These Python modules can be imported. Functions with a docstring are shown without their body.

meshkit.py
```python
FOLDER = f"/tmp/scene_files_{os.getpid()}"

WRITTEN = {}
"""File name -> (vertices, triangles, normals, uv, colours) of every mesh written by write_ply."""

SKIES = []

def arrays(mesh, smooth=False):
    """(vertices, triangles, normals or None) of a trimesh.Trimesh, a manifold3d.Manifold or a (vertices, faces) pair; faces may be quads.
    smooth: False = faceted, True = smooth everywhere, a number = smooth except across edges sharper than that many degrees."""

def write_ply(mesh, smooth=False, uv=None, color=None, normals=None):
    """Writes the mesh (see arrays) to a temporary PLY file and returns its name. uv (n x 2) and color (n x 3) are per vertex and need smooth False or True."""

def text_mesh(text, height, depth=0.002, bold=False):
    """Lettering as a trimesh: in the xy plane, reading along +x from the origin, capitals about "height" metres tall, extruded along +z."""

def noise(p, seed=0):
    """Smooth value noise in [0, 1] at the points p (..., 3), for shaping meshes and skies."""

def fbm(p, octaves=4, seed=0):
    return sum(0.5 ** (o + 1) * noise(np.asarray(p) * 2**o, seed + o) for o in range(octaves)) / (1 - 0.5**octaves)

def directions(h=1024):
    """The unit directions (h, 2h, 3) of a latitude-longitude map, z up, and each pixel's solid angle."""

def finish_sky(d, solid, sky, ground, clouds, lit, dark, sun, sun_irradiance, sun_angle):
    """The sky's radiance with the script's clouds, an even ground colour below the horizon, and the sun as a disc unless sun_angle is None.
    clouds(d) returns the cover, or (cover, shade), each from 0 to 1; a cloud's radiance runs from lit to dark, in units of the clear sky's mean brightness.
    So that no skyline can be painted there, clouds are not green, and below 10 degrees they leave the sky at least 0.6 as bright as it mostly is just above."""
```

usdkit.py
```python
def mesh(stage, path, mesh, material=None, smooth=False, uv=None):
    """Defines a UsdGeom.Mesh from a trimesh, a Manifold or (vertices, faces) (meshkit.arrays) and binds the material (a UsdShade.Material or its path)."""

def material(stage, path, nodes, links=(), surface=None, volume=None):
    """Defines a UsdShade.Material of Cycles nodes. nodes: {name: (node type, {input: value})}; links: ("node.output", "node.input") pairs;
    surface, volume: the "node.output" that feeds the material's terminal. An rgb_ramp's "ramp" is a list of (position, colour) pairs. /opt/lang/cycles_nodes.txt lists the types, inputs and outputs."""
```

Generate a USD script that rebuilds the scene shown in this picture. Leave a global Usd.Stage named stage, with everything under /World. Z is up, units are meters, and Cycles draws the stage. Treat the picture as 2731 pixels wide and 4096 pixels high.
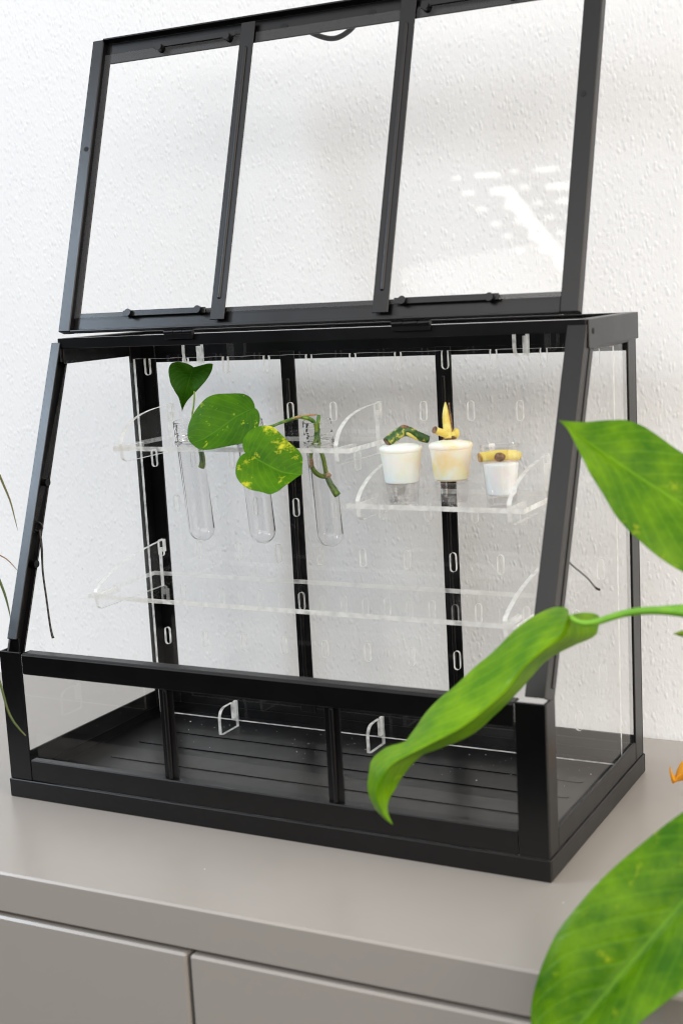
import math, random, json
import numpy as np, trimesh, usdkit, meshkit
from shapely.geometry import Polygon, Point, box as sbox, LineString
from shapely import affinity
from scipy.interpolate import PchipInterpolator, CubicSpline
from pxr import Usd, UsdGeom, UsdLux, UsdShade, Gf, Sdf, Vt

random.seed(7); rng = np.random.default_rng(7)
stage = Usd.Stage.CreateInMemory()
UsdGeom.SetStageUpAxis(stage, 'Z'); UsdGeom.SetStageMetersPerUnit(stage, 1.0)
UsdGeom.Xform.Define(stage, '/World'); UsdGeom.Scope.Define(stage, '/World/Looks')

# ---------------------------------------------------------------- camera
EYE = np.array([0.74205, -0.79891, 0.38793]); YAW, PITCH, ROLL = 0.4943, 0.16306, -0.05372
fwd = np.array([-math.sin(YAW)*math.cos(PITCH), math.cos(YAW)*math.cos(PITCH), -math.sin(PITCH)])
r0 = np.array([math.cos(YAW), math.sin(YAW), 0.0]); u0 = np.cross(r0, fwd)
rt = math.cos(ROLL)*r0+math.sin(ROLL)*u0; up = -math.sin(ROLL)*r0+math.cos(ROLL)*u0
cam = UsdGeom.Camera.Define(stage, '/World/camera')
cam.AddTransformOp().Set(Gf.Matrix4d(*rt, 0, *up, 0, *(-fwd), 0, *EYE, 1))
cam.CreateHorizontalApertureAttr(24.0); cam.CreateVerticalApertureAttr(36.0); cam.CreateFocalLengthAttr(5561.0/2731*24)
cam.CreateFStopAttr(8.0); cam.CreateFocusDistanceAttr(1.16); cam.CreateClippingRangeAttr(Gf.Vec2f(0.02, 100)); cam.CreateExposureAttr(0.38)

# ---------------------------------------------------------------- lamps
def lamp(name, pos, aim, w, h, col, power):
    l = UsdLux.RectLight.Define(stage, '/World/'+name)
    z = np.array(pos, float)-np.array(aim, float); z /= np.linalg.norm(z)
    x = np.cross([0, 0, 1.0], z); x = x/np.linalg.norm(x) if np.linalg.norm(x) > 1e-6 else np.array([1.0, 0, 0]); y = np.cross(z, x)
    l.AddTransformOp().Set(Gf.Matrix4d(*x, 0, *y, 0, *z, 0, *pos, 1))
    l.CreateWidthAttr(w); l.CreateHeightAttr(h); l.CreateColorAttr(Gf.Vec3f(*col)); l.CreateIntensityAttr(power); l.CreateNormalizeAttr(False)
    return l
lamp('window_lamp', (-1.688, -1.179, 1.36), (0.02, 0.06, 0.25), 0.37, 0.75, (0.68, 0.83, 1.0), 27.0)
lamp('left_lamp', (-3.0, -0.9, 1.5), (0.1, 0.1, 0.3), 2.6, 2.2, (0.95, 0.97, 1.0), 0.2)
lamp('ceiling_lamp', (0.3, -1.2, 2.3), (0.3, -1.15, 0.0), 7.0, 5.0, (1.0, 0.98, 0.97), 0.92)
lamp('room_lamp', (0.9, -3.2, 1.85), (0.3, 0.0, 0.3), 5.0, 2.2, (1.0, 0.96, 0.93), 1.85)
lamp('right_lamp', (2.6, -0.6, 0.9), (0.4, 0.1, 0.2), 1.8, 1.8, (1.0, 0.88, 0.75), 3.9)

# ---------------------------------------------------------------- materials
def mat(name, nodes, links=(), surface='p.BSDF'):
    return usdkit.material(stage, '/World/Looks/'+name, nodes, list(links), surface=surface)
def pbr(name, col, rough=0.5, **kw):
    return mat(name, {'p': ('principled_bsdf', dict(base_color=col, roughness=rough, **kw))})
M = {}
M['metal'] = mat('black_metal', {'g': ('geometry', {}), 'n': ('noise_texture', {'scale': 1400.0, 'detail': 2.0}), 'b': ('bump', {'strength': 0.12, 'distance': 0.0004}),
    'n2': ('noise_texture', {'scale': 26.0, 'detail': 4.0}), 'r': ('map_range', {'to_min': 0.25, 'to_max': 0.36}), 'p': ('principled_bsdf', {'base_color': (0.0025, 0.0024, 0.0028), 'roughness': 0.32, 'specular_ior_level': 0.38})},
    [('g.position', 'n.vector'), ('g.position', 'n2.vector'), ('n.fac', 'b.height'), ('n2.fac', 'r.value'), ('r.result', 'p.roughness'), ('b.normal', 'p.normal')])
M['hole'] = pbr('hole_black', (0.004, 0.004, 0.004), 0.8)
M['wire'] = pbr('wire_black', (0.012, 0.011, 0.011), 0.35)
M['glass'] = mat('pane_glass', {'t': ('transparent_bsdf', {'color': (0.995, 0.997, 0.995)}), 'g': ('glossy_bsdf', {'color': (1, 1, 1), 'roughness': 0.0}), 'lw': ('layer_weight', {'blend': 0.5}), 'pw5': ('math', {'math_type': 'power', 'value2': 5.0}), 'f': ('map_range', {'to_min': 0.035, 'to_max': 1.0}), 'm': ('mix_closure', {})},
    [('lw.facing', 'pw5.value1'), ('pw5.value', 'f.value'), ('f.result', 'm.fac'), ('t.BSDF', 'm.closure1'), ('g.BSDF', 'm.closure2')], 'm.closure')
M['acrylic'] = mat('clear_acrylic', {'t': ('transparent_bsdf', {'color': (0.997, 0.997, 0.995)}), 'g': ('glossy_bsdf', {'color': (1, 1, 1), 'roughness': 0.02}), 'lw': ('layer_weight', {'blend': 0.5}), 'pw5': ('math', {'math_type': 'power', 'value2': 5.0}), 'f': ('map_range', {'to_min': 0.028, 'to_max': 1.0}), 'm': ('mix_closure', {}),
    'd': ('diffuse_bsdf', {'color': (0.95, 0.95, 0.92)}), 'tl': ('translucent_bsdf', {'color': (0.97, 0.97, 0.94)}), 'm2': ('mix_closure', {'fac': 0.5}), 't2': ('transparent_bsdf', {'color': (0.96, 0.96, 0.94)}), 'm3': ('mix_closure', {'fac': 0.6}),
    'gg': ('glossy_bsdf', {'roughness': 0.25}), 'm4': ('mix_closure', {'fac': 0.04}), 'a': ('attribute', {'attribute': 'edge'}), 'm5': ('mix_closure', {}),
    'gp': ('geometry', {}), 'n': ('noise_texture', {'scale': 170.0, 'detail': 5.0}), 'nr': ('map_range', {'from_min': 0.35, 'from_max': 0.62, 'to_min': 0.5, 'to_max': 1.0})},
    [('lw.facing', 'pw5.value1'), ('pw5.value', 'f.value'), ('f.result', 'm.fac'), ('t.BSDF', 'm.closure1'), ('g.BSDF', 'm.closure2'), ('d.BSDF', 'm2.closure1'), ('tl.BSDF', 'm2.closure2'), ('t2.BSDF', 'm3.closure1'), ('m2.closure', 'm3.closure2'),
     ('gp.position', 'n.vector'), ('n.fac', 'nr.value'), ('nr.result', 'm3.fac'), ('m3.closure', 'm4.closure1'), ('gg.BSDF', 'm4.closure2'), ('m.closure', 'm5.closure1'), ('m4.closure', 'm5.closure2'), ('a.fac', 'm5.fac')], 'm5.closure')
M['tube'] = mat('clear_tube', {'p': ('principled_bsdf', {'base_color': (0.985, 0.985, 0.99), 'roughness': 0.0, 'ior': 1.42, 'transmission_weight': 1.0})})
M['cup'] = mat('clear_cup', {'lw': ('layer_weight', {'blend': 0.5}), 'p5': ('math', {'math_type': 'power', 'value2': 4.0}), 'f': ('map_range', {'to_min': 0.07, 'to_max': 1.0}), 'c': ('rgb_ramp', {'ramp': [(0.0, (0.99, 0.99, 0.99)), (0.6, (0.98, 0.98, 0.98)), (1.0, (0.82, 0.82, 0.84))]}),
    't': ('transparent_bsdf', {}), 'd': ('diffuse_bsdf', {'color': (0.9, 0.9, 0.9)}), 'm0': ('mix_closure', {'fac': 0.03}), 'g': ('glossy_bsdf', {'color': (1, 1, 1), 'roughness': 0.04}), 'm': ('mix_closure', {})},
    [('lw.facing', 'p5.value1'), ('p5.value', 'f.value'), ('lw.facing', 'c.fac'), ('c.color', 't.color'), ('t.BSDF', 'm0.closure1'), ('d.BSDF', 'm0.closure2'), ('f.result', 'm.fac'), ('m0.closure', 'm.closure1'), ('g.BSDF', 'm.closure2')], 'm.closure')
def milky(name, colA, colB, scale, lo, hi):
    return mat(name, {'g': ('geometry', {}), 'n': ('noise_texture', {'scale': scale, 'detail': 3.0}), 'r': ('rgb_ramp', {'ramp': [(lo, colA), (hi, colB)]}), 'n4': ('noise_texture', {'scale': 1500.0, 'detail': 3.0}), 'b': ('bump', {'strength': 0.3, 'distance': 0.0006}),
        'p': ('principled_bsdf', {'roughness': 0.55, 'subsurface_weight': 0.6, 'subsurface_scale': 0.005})}, [('g.position', 'n.vector'), ('n.fac', 'r.fac'), ('r.color', 'p.base_color'), ('g.position', 'n4.vector'), ('n4.fac', 'b.height'), ('b.normal', 'p.normal')])
M['insert'] = milky('white_insert', (0.87, 0.86, 0.82), (0.88, 0.78, 0.5), 45.0, 0.45, 0.78)
M['insert2'] = milky('yellowed_insert', (0.85, 0.82, 0.72), (0.84, 0.67, 0.3), 60.0, 0.44, 0.68)
M['white'] = milky('white_filling', (0.86, 0.85, 0.86), (0.8, 0.78, 0.79), 120.0, 0.4, 0.7)
def leaf_mat(name, dark, light, spot, spot_lo=0.64, spot_scale=70.0, trans=0.3, rough=0.5, vein=0.35, streak=(1.0, 0.35, 1.0), spec=0.32, soft=0.13, bias=0.0):
    N = {'a': ('attribute', {'attribute': 'st'}), 'x': ('separate_xyz', {}), 'ab': ('math', {'math_type': 'absolute'}),
         'mr': ('map_range', {'from_min': 0.0, 'from_max': 0.045, 'to_min': 1.0, 'to_max': 0.0, 'clamp': True}),
         # lateral veins: bands in (along - 0.3*across)
         'k': ('math', {'math_type': 'multiply', 'value2': -0.33}), 'ad': ('math', {'math_type': 'add'}), 'fr': ('math', {'math_type': 'multiply', 'value2': 75.0}), 'sn': ('math', {'math_type': 'sine'}),
         'vr': ('map_range', {'from_min': 0.55, 'from_max': 1.0, 'to_min': 0.0, 'to_max': 0.3, 'clamp': True}),
         'mx': ('math', {'math_type': 'maximum'}), 'vs': ('math', {'math_type': 'multiply', 'value2': vein}),
         'g': ('geometry', {}), 'n': ('noise_texture', {'scale': 48.0, 'detail': 5.0, 'roughness': 0.6}), 'c': ('rgb_ramp', {'ramp': [(0.34, dark), (0.66, light)]}),
         'mp': ('mapping', {'scale': streak}), 'n2': ('noise_texture', {'scale': spot_scale, 'detail': 4.0, 'roughness': 0.62}), 's': ('map_range', {'from_min': spot_lo, 'from_max': spot_lo+soft, 'clamp': True}),
         'bn': ('math', {'math_type': 'multiply', 'value2': -1.0}), 'bm': ('math', {'math_type': 'maximum', 'value2': 0.0}), 'by': ('math', {'math_type': 'multiply'}), 'bb': ('math', {'math_type': 'multiply', 'value2': bias}), 'ba': ('math', {'math_type': 'add'}),
         'm1': ('mix', {'color2': tuple(min(1, v*1.8+0.02) for v in light)}), 'm2': ('mix', {'color2': spot}),
         'bh': ('math', {'math_type': 'add'}), 'n3': ('noise_texture', {'scale': 600.0, 'detail': 2.0}), 'n3m': ('math', {'math_type': 'multiply', 'value2': 0.25}),
         'b': ('bump', {'strength': 0.35, 'distance': 0.0012, 'invert': True}),
         'p': ('principled_bsdf', {'roughness': rough, 'specular_ior_level': spec}), 'tl': ('translucent_bsdf', {}), 'hs': ('hsv', {'hue': 0.49, 'saturation': 1.1, 'value': 1.5}), 'mm': ('mix_closure', {'fac': trans})}
    L = [('a.vector', 'x.vector'), ('x.x', 'ab.value1'), ('ab.value', 'mr.value'), ('ab.value', 'k.value1'), ('k.value', 'ad.value1'), ('x.y', 'ad.value2'), ('ad.value', 'fr.value1'), ('fr.value', 'sn.value1'), ('sn.value', 'vr.value'),
         ('mr.result', 'mx.value1'), ('vr.result', 'mx.value2'), ('mx.value', 'vs.value1'), ('g.position', 'n.vector'), ('n.fac', 'c.fac'), ('g.position', 'mp.vector'), ('mp.vector', 'n2.vector'), ('x.x', 'bn.value1'), ('bn.value', 'bm.value1'), ('bm.value', 'by.value1'), ('x.y', 'by.value2'), ('by.value', 'bb.value1'), ('bb.value', 'ba.value1'), ('n2.fac', 'ba.value2'), ('ba.value', 's.value'),
         ('c.color', 'm1.color1'), ('vs.value', 'm1.fac'), ('m1.color', 'm2.color1'), ('s.result', 'm2.fac'), ('m2.color', 'p.base_color'), ('m2.color', 'hs.color'), ('hs.color', 'tl.color'),
         ('g.position', 'n3.vector'), ('n3.fac', 'n3m.value1'), ('mx.value', 'bh.value1'), ('n3m.value', 'bh.value2'), ('bh.value', 'b.height'), ('b.normal', 'p.normal'), ('p.BSDF', 'mm.closure1'), ('tl.BSDF', 'mm.closure2')]
    return mat(name, N, L, 'mm.closure')
M['leaf_dark'] = leaf_mat('leaf_dark', (0.015, 0.08, 0.001), (0.035, 0.13, 0.001), (0.16, 0.3, 0.01), 0.67, 160.0, 0.2, spec=0.14, soft=0.08)
M['leaf_mid'] = leaf_mat('leaf_mid', (0.03, 0.115, 0.001), (0.065, 0.19, 0.0015), (0.34, 0.46, 0.02), 0.63, 170.0, 0.24, spec=0.14, soft=0.08)
M['leaf_marbled'] = leaf_mat('leaf_marbled', (0.04, 0.15, 0.001), (0.1, 0.26, 0.002), (0.62, 0.64, 0.04), 0.595, 105.0, 0.26, spec=0.16, soft=0.1, bias=0.09)
M['leaf_front'] = leaf_mat('leaf_front', (0.042, 0.155, 0.001), (0.14, 0.3, 0.0015), (0.34, 0.44, 0.01), 0.62, 75.0, 0.28, 0.36, spec=0.18)
M['leaf_bright'] = leaf_mat('leaf_bright', (0.1, 0.28, 0.001), (0.23, 0.44, 0.002), (0.4, 0.5, 0.01), 0.64, 75.0, 0.32, 0.34, spec=0.2)
M['leaf_tip'] = leaf_mat('leaf_tip', (0.2, 0.36, 0.01), (0.34, 0.45, 0.02), (0.5, 0.5, 0.05), 0.6, 80.0, 0.35)
M['leaf_withered'] = leaf_mat('leaf_withered', (0.6, 0.27, 0.012), (0.75, 0.4, 0.02), (0.4, 0.16, 0.02), 0.6, 80.0, 0.35)
def stem_mat(name, a, b, scale=90.0, lo=0.4, hi=0.6, rough=0.4, stretch=(1, 1, 1), c=None, trans=0.0):
    ramp = [(lo, a), (hi, b)] + ([(hi+0.08, c)] if c else [])
    return mat(name, {'g': ('geometry', {}), 'mp': ('mapping', {'scale': stretch}), 'n': ('noise_texture', {'scale': scale, 'detail': 4.0}), 'r': ('rgb_ramp', {'ramp': ramp}), 'b': ('bump', {'strength': 0.25, 'distance': 0.0008}), 'p': ('principled_bsdf', {'roughness': rough, 'subsurface_weight': trans, 'subsurface_scale': 0.003})},
        [('g.position', 'mp.vector'), ('mp.vector', 'n.vector'), ('n.fac', 'r.fac'), ('r.color', 'p.base_color'), ('n.fac', 'b.height'), ('b.normal', 'p.normal')])
M['stem'] = stem_mat('stem_green', (0.05, 0.16, 0.012), (0.2, 0.3, 0.03), 130.0)
M['stem_front'] = stem_mat('stem_bright_green', (0.12, 0.33, 0.012), (0.18, 0.42, 0.02), 60.0)
M['stem_striped'] = stem_mat('stem_striped', (0.02, 0.07, 0.012), (0.06, 0.15, 0.02), 230.0, 0.42, 0.52, c=(0.55, 0.48, 0.08))
M['yellow'] = stem_mat('stem_yellow', (0.72, 0.55, 0.1), (0.78, 0.66, 0.2), 140.0, 0.45, 0.62, trans=0.2)
M['brown'] = stem_mat('dry_brown', (0.07, 0.03, 0.012), (0.24, 0.12, 0.05), 330.0)
M['tan'] = stem_mat('dry_tan', (0.3, 0.17, 0.07), (0.5, 0.3, 0.14), 500.0)
M['blade'] = stem_mat('thin_leaf', (0.06, 0.1, 0.015), (0.16, 0.12, 0.03), 12.0, 0.45, 0.6)
M['blade_dry'] = stem_mat('dry_leaf', (0.05, 0.025, 0.02), (0.3, 0.13, 0.02), 14.0, 0.45, 0.62)
M['lacquer'] = mat('grey_lacquer', {'g': ('geometry', {}), 'n': ('noise_texture', {'scale': 900.0, 'detail': 2.0}), 'b': ('bump', {'strength': 0.05, 'distance': 0.0003}), 'n2': ('noise_texture', {'scale': 9.0, 'detail': 5.0}), 'r': ('map_range', {'to_min': 0.24, 'to_max': 0.36}),
    'p': ('principled_bsdf', {'base_color': (0.33, 0.305, 0.278)})}, [('g.position', 'n.vector'), ('g.position', 'n2.vector'), ('n.fac', 'b.height'), ('b.normal', 'p.normal'), ('n2.fac', 'r.value'), ('r.result', 'p.roughness')])
M['carcass'] = pbr('cabinet_inside', (0.05, 0.045, 0.042), 0.6)
M['speck'] = pbr('white_speck', (0.8, 0.82, 0.8), 0.5)
M['wall'] = mat('woodchip_wall', {'g': ('geometry', {}), 'd': ('noise_texture', {'scale': 60.0, 'detail': 2.0}), 'dm': ('vector_math', {'math_type': 'scale', 'scale': 0.006}), 'da': ('vector_math', {'math_type': 'add'}),
    'mp': ('mapping', {'scale': (1.0, 1.0, 0.55), 'rotation': (0.0, 0.25, 0.0)}), 'v': ('voronoi_texture', {'feature': 'smooth_f1', 'scale': 330.0, 'smoothness': 0.35, 'randomness': 1.0}), 'vr': ('map_range', {'from_min': 0.05, 'from_max': 0.62, 'to_min': 1.0, 'to_max': 0.0, 'clamp': True}),
    'wn': ('voronoi_texture', {'feature': 'f1', 'scale': 330.0, 'randomness': 1.0}), 'sp': ('separate_color', {}), 'pw': ('math', {'math_type': 'power', 'value2': 1.5}), 'ml': ('math', {'math_type': 'multiply'}),
    'n': ('noise_texture', {'scale': 420.0, 'detail': 4.0}), 'nm': ('math', {'math_type': 'multiply', 'value2': 0.55}), 'ad': ('math', {'math_type': 'add'}), 'b': ('bump', {'strength': 0.44, 'distance': 0.0013}),
    'p': ('principled_bsdf', {'base_color': (0.80, 0.80, 0.795), 'roughness': 0.75, 'specular_ior_level': 0.25})},
    [('g.position', 'd.vector'), ('d.color', 'dm.vector1'), ('g.position', 'da.vector1'), ('dm.vector', 'da.vector2'), ('da.vector', 'mp.vector'), ('mp.vector', 'v.vector'), ('mp.vector', 'wn.vector'), ('v.distance', 'vr.value'), ('wn.color', 'sp.color'), ('sp.r', 'pw.value1'),
     ('vr.result', 'ml.value1'), ('pw.value', 'ml.value2'), ('mp.vector', 'n.vector'), ('n.fac', 'nm.value1'), ('ml.value', 'ad.value1'), ('nm.value', 'ad.value2'), ('ad.value', 'b.height'), ('b.normal', 'p.normal')])
M['daylight'] = mat('daylight', {'e': ('emission', {'color': (1.0, 0.97, 0.9), 'strength': 6.0})}, [], 'e.emission')

# ---------------------------------------------------------------- scene helpers
used = {}
def numbered(parent, name):
    n = used.get((parent, name), 0); used[(parent, name)] = n+1
    return f'{parent}/{name}' + (f'_{n:03d}' if n else '')
ORIGIN = {}
def keys(p, **kw):
    for k, v in kw.items():
        if v: p.SetCustomDataByKey(k, v)
def thing(name, label, cat, loc=(0, 0, 0), group=None):
    path = numbered('/World', name); x = UsdGeom.Xform.Define(stage, path); x.AddTranslateOp().Set(Gf.Vec3d(*map(float, loc)))
    keys(x.GetPrim(), label=label, category=cat, group=group); ORIGIN[path] = np.array(loc, float); return path
def put(name, mesh, m, parent='/World', smooth=False, uv=None, edge=None, **kw):
    path = numbered(parent, name); o = next((ORIGIN[p] for p in ORIGIN if parent == p or parent.startswith(p+'/')), np.zeros(3))
    v, f, nrm = meshkit.arrays(mesh, smooth if uv is None and edge is None else (True if smooth else False))
    g = UsdGeom.Mesh.Define(stage, path); g.CreateSubdivisionSchemeAttr('none')
    g.CreatePointsAttr(Vt.Vec3fArray.FromNumpy((v-o).astype(np.float32))); g.CreateFaceVertexCountsAttr(Vt.IntArray.FromNumpy(np.full(len(f), 3, np.int32))); g.CreateFaceVertexIndicesAttr(Vt.IntArray.FromNumpy(f.astype(np.int32).ravel()))
    if nrm is not None: g.CreateNormalsAttr(Vt.Vec3fArray.FromNumpy(nrm.astype(np.float32))); g.SetNormalsInterpolation('vertex')
    api = UsdGeom.PrimvarsAPI(g)
    if uv is not None:
        api.CreatePrimvar('st', Sdf.ValueTypeNames.TexCoord2fArray, 'vertex').Set(Vt.Vec2fArray.FromNumpy(np.asarray(uv, np.float32)))
    if edge is not None:
        api.CreatePrimvar('edge', Sdf.ValueTypeNames.FloatArray, 'vertex').Set(Vt.FloatArray.FromNumpy(np.asarray(edge, np.float32)))
    UsdShade.MaterialBindingAPI.Apply(g.GetPrim()).Bind(M[m] if isinstance(m, str) else m)
    keys(g.GetPrim(), **kw); return path
def copy(src, loc, label, cat, group=None):
    path = numbered('/World', src.split('/')[-1].rstrip('0123456789').rstrip('_')); x = UsdGeom.Xform.Define(stage, path)
    x.GetPrim().GetReferences().AddInternalReference(src); x.GetPrim().SetInstanceable(True)
    x.GetOrderedXformOps()[0].Set(Gf.Vec3d(*map(float, loc))); keys(x.GetPrim(), label=label, category=cat, group=group); return path
def bx(x0, x1, y0, y1, z0, z1, c=0.0, F=None):
    lo, hi = np.minimum([x0, y0, z0], [x1, y1, z1]), np.maximum([x0, y0, z0], [x1, y1, z1])
    c = min(c, 0.45*(hi-lo).min())
    if c <= 0: m = trimesh.creation.box(bounds=[lo, hi])
    else:
        P = []
        for i in range(8):
            q = np.where([(i >> k) & 1 for k in range(3)], hi, lo); s = np.where([(i >> k) & 1 for k in range(3)], -1, 1)
            for k in range(3):
                d = s*c; d[k] = 0; P.append(q+d)
        m = trimesh.convex.convex_hull(np.array(P))
    if F is not None: m.apply_transform(F)
    return m
cat_ = trimesh.util.concatenate
def frame(o, a, b, n):
    F = np.eye(4); F[:3, 0], F[:3, 1], F[:3, 2], F[:3, 3] = a, b, n, o; return F
def sweep(P, R, n=10, close=True, k=6):
    """a tapering round stem along the points P (mm) with radii R (mm)"""
    P = np.array(P, float)/1000; R = np.broadcast_to(np.array(R, float)/1000, (len(P),)) if np.ndim(R) == 0 or len(np.atleast_1d(R)) == len(P) else np.interp(np.linspace(0, 1, len(P)), np.linspace(0, 1, len(R)), np.array(R)/1000)
    t = np.r_[0, np.cumsum(np.linalg.norm(np.diff(P, axis=0), axis=1))]; T = np.linspace(0, t[-1], max(4, k*len(P)))
    Q = PchipInterpolator(t, P)(T) if len(P) < 3 else CubicSpline(t, P)(T); r = PchipInterpolator(t, R)(T)
    d = np.gradient(Q, axis=0); d /= np.linalg.norm(d, axis=1, keepdims=True)
    a = np.cross(d[0], [0.3, 0.2, 0.9]); a /= np.linalg.norm(a); V = []
    for i in range(len(Q)):
        a = a-d[i]*(a@d[i]); a /= np.linalg.norm(a); b = np.cross(d[i], a)
        th = np.linspace(0, 2*np.pi, n, endpoint=False); V.append(Q[i]+r[i]*(np.cos(th)[:, None]*a+np.sin(th)[:, None]*b))
    V = np.vstack(V); F = []
    for i in range(len(Q)-1):
        for j in range(n):
            p, q = i*n+j, i*n+(j+1) % n; F += [[p, q, q+n], [p, q+n, p+n]]
    if close:
        V = np.vstack([V, Q[0], Q[-1]]); c0, c1 = len(V)-2, len(V)-1
        for j in range(n): F += [[c0, (j+1) % n, j], [c1, (len(Q)-1)*n+j, (len(Q)-1)*n+(j+1) % n]]
    return trimesh.Trimesh(V, F, process=False)
def extrude(poly, F, depth):
    """a clear plate cut from the polygon: its face and all its cut edges (edge attribute 1 there), a rim as deep as the plate"""
    v2, f2 = trimesh.creation.triangulate_polygon(poly, engine='earcut')
    t_ = v2[f2]; ar = (t_[:, 1, 0]-t_[:, 0, 0])*(t_[:, 2, 1]-t_[:, 0, 1])-(t_[:, 1, 1]-t_[:, 0, 1])*(t_[:, 2, 0]-t_[:, 0, 0])
    f2 = np.where(ar[:, None] < 0, f2[:, ::-1], f2)
    V, FA, E = [np.c_[v2, np.full(len(v2), depth)]], [f2], [np.zeros(len(v2))]
    n = len(v2)
    for ring in [poly.exterior, *poly.interiors]:
        c = np.array(ring.coords); ccw = ring.is_ccw
        for p, q in zip(c[:-1], c[1:]):
            V.append(np.array([[*p, 0], [*q, 0], [*q, depth], [*p, depth]])); fa = np.array([[0, 1, 2], [0, 2, 3]])
            if not ((ring is poly.exterior) == ccw): fa = fa[:, ::-1]
            FA.append(fa+n); E.append(np.ones(4)); n += 4
    m = trimesh.Trimesh(np.vstack(V), np.vstack(FA), process=False); E = np.concatenate(E)
    m.apply_transform(F); return m, E
YZ = lambda x: frame([x, 0, 0], [0, 1, 0], [0, 0, 1], [1, 0, 0])      # polygon given as (y, z), thickness along x
XZ = lambda y: frame([0, y, 0], [1, 0, 0], [0, 0, 1], [0, -1, 0])     # polygon given as (x, z), thickness towards the front
XY = lambda z: frame([0, 0, z], [1, 0, 0], [0, 1, 0], [0, 0, 1])
def slab(name, poly, F, d, parent, m='acrylic', **kw):
    me, e = extrude(poly, F, d); return put(name, me, m, parent, edge=e, **kw)
def lathe(prof, n=40, c=(0, 0, 0)):
    m = trimesh.creation.revolve(np.array(prof, float), sections=n); m.apply_translation(c); return m
def rod(p, q, r, n=16):
    return trimesh.creation.cylinder(radius=r, segment=[p, q], sections=n)
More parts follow.
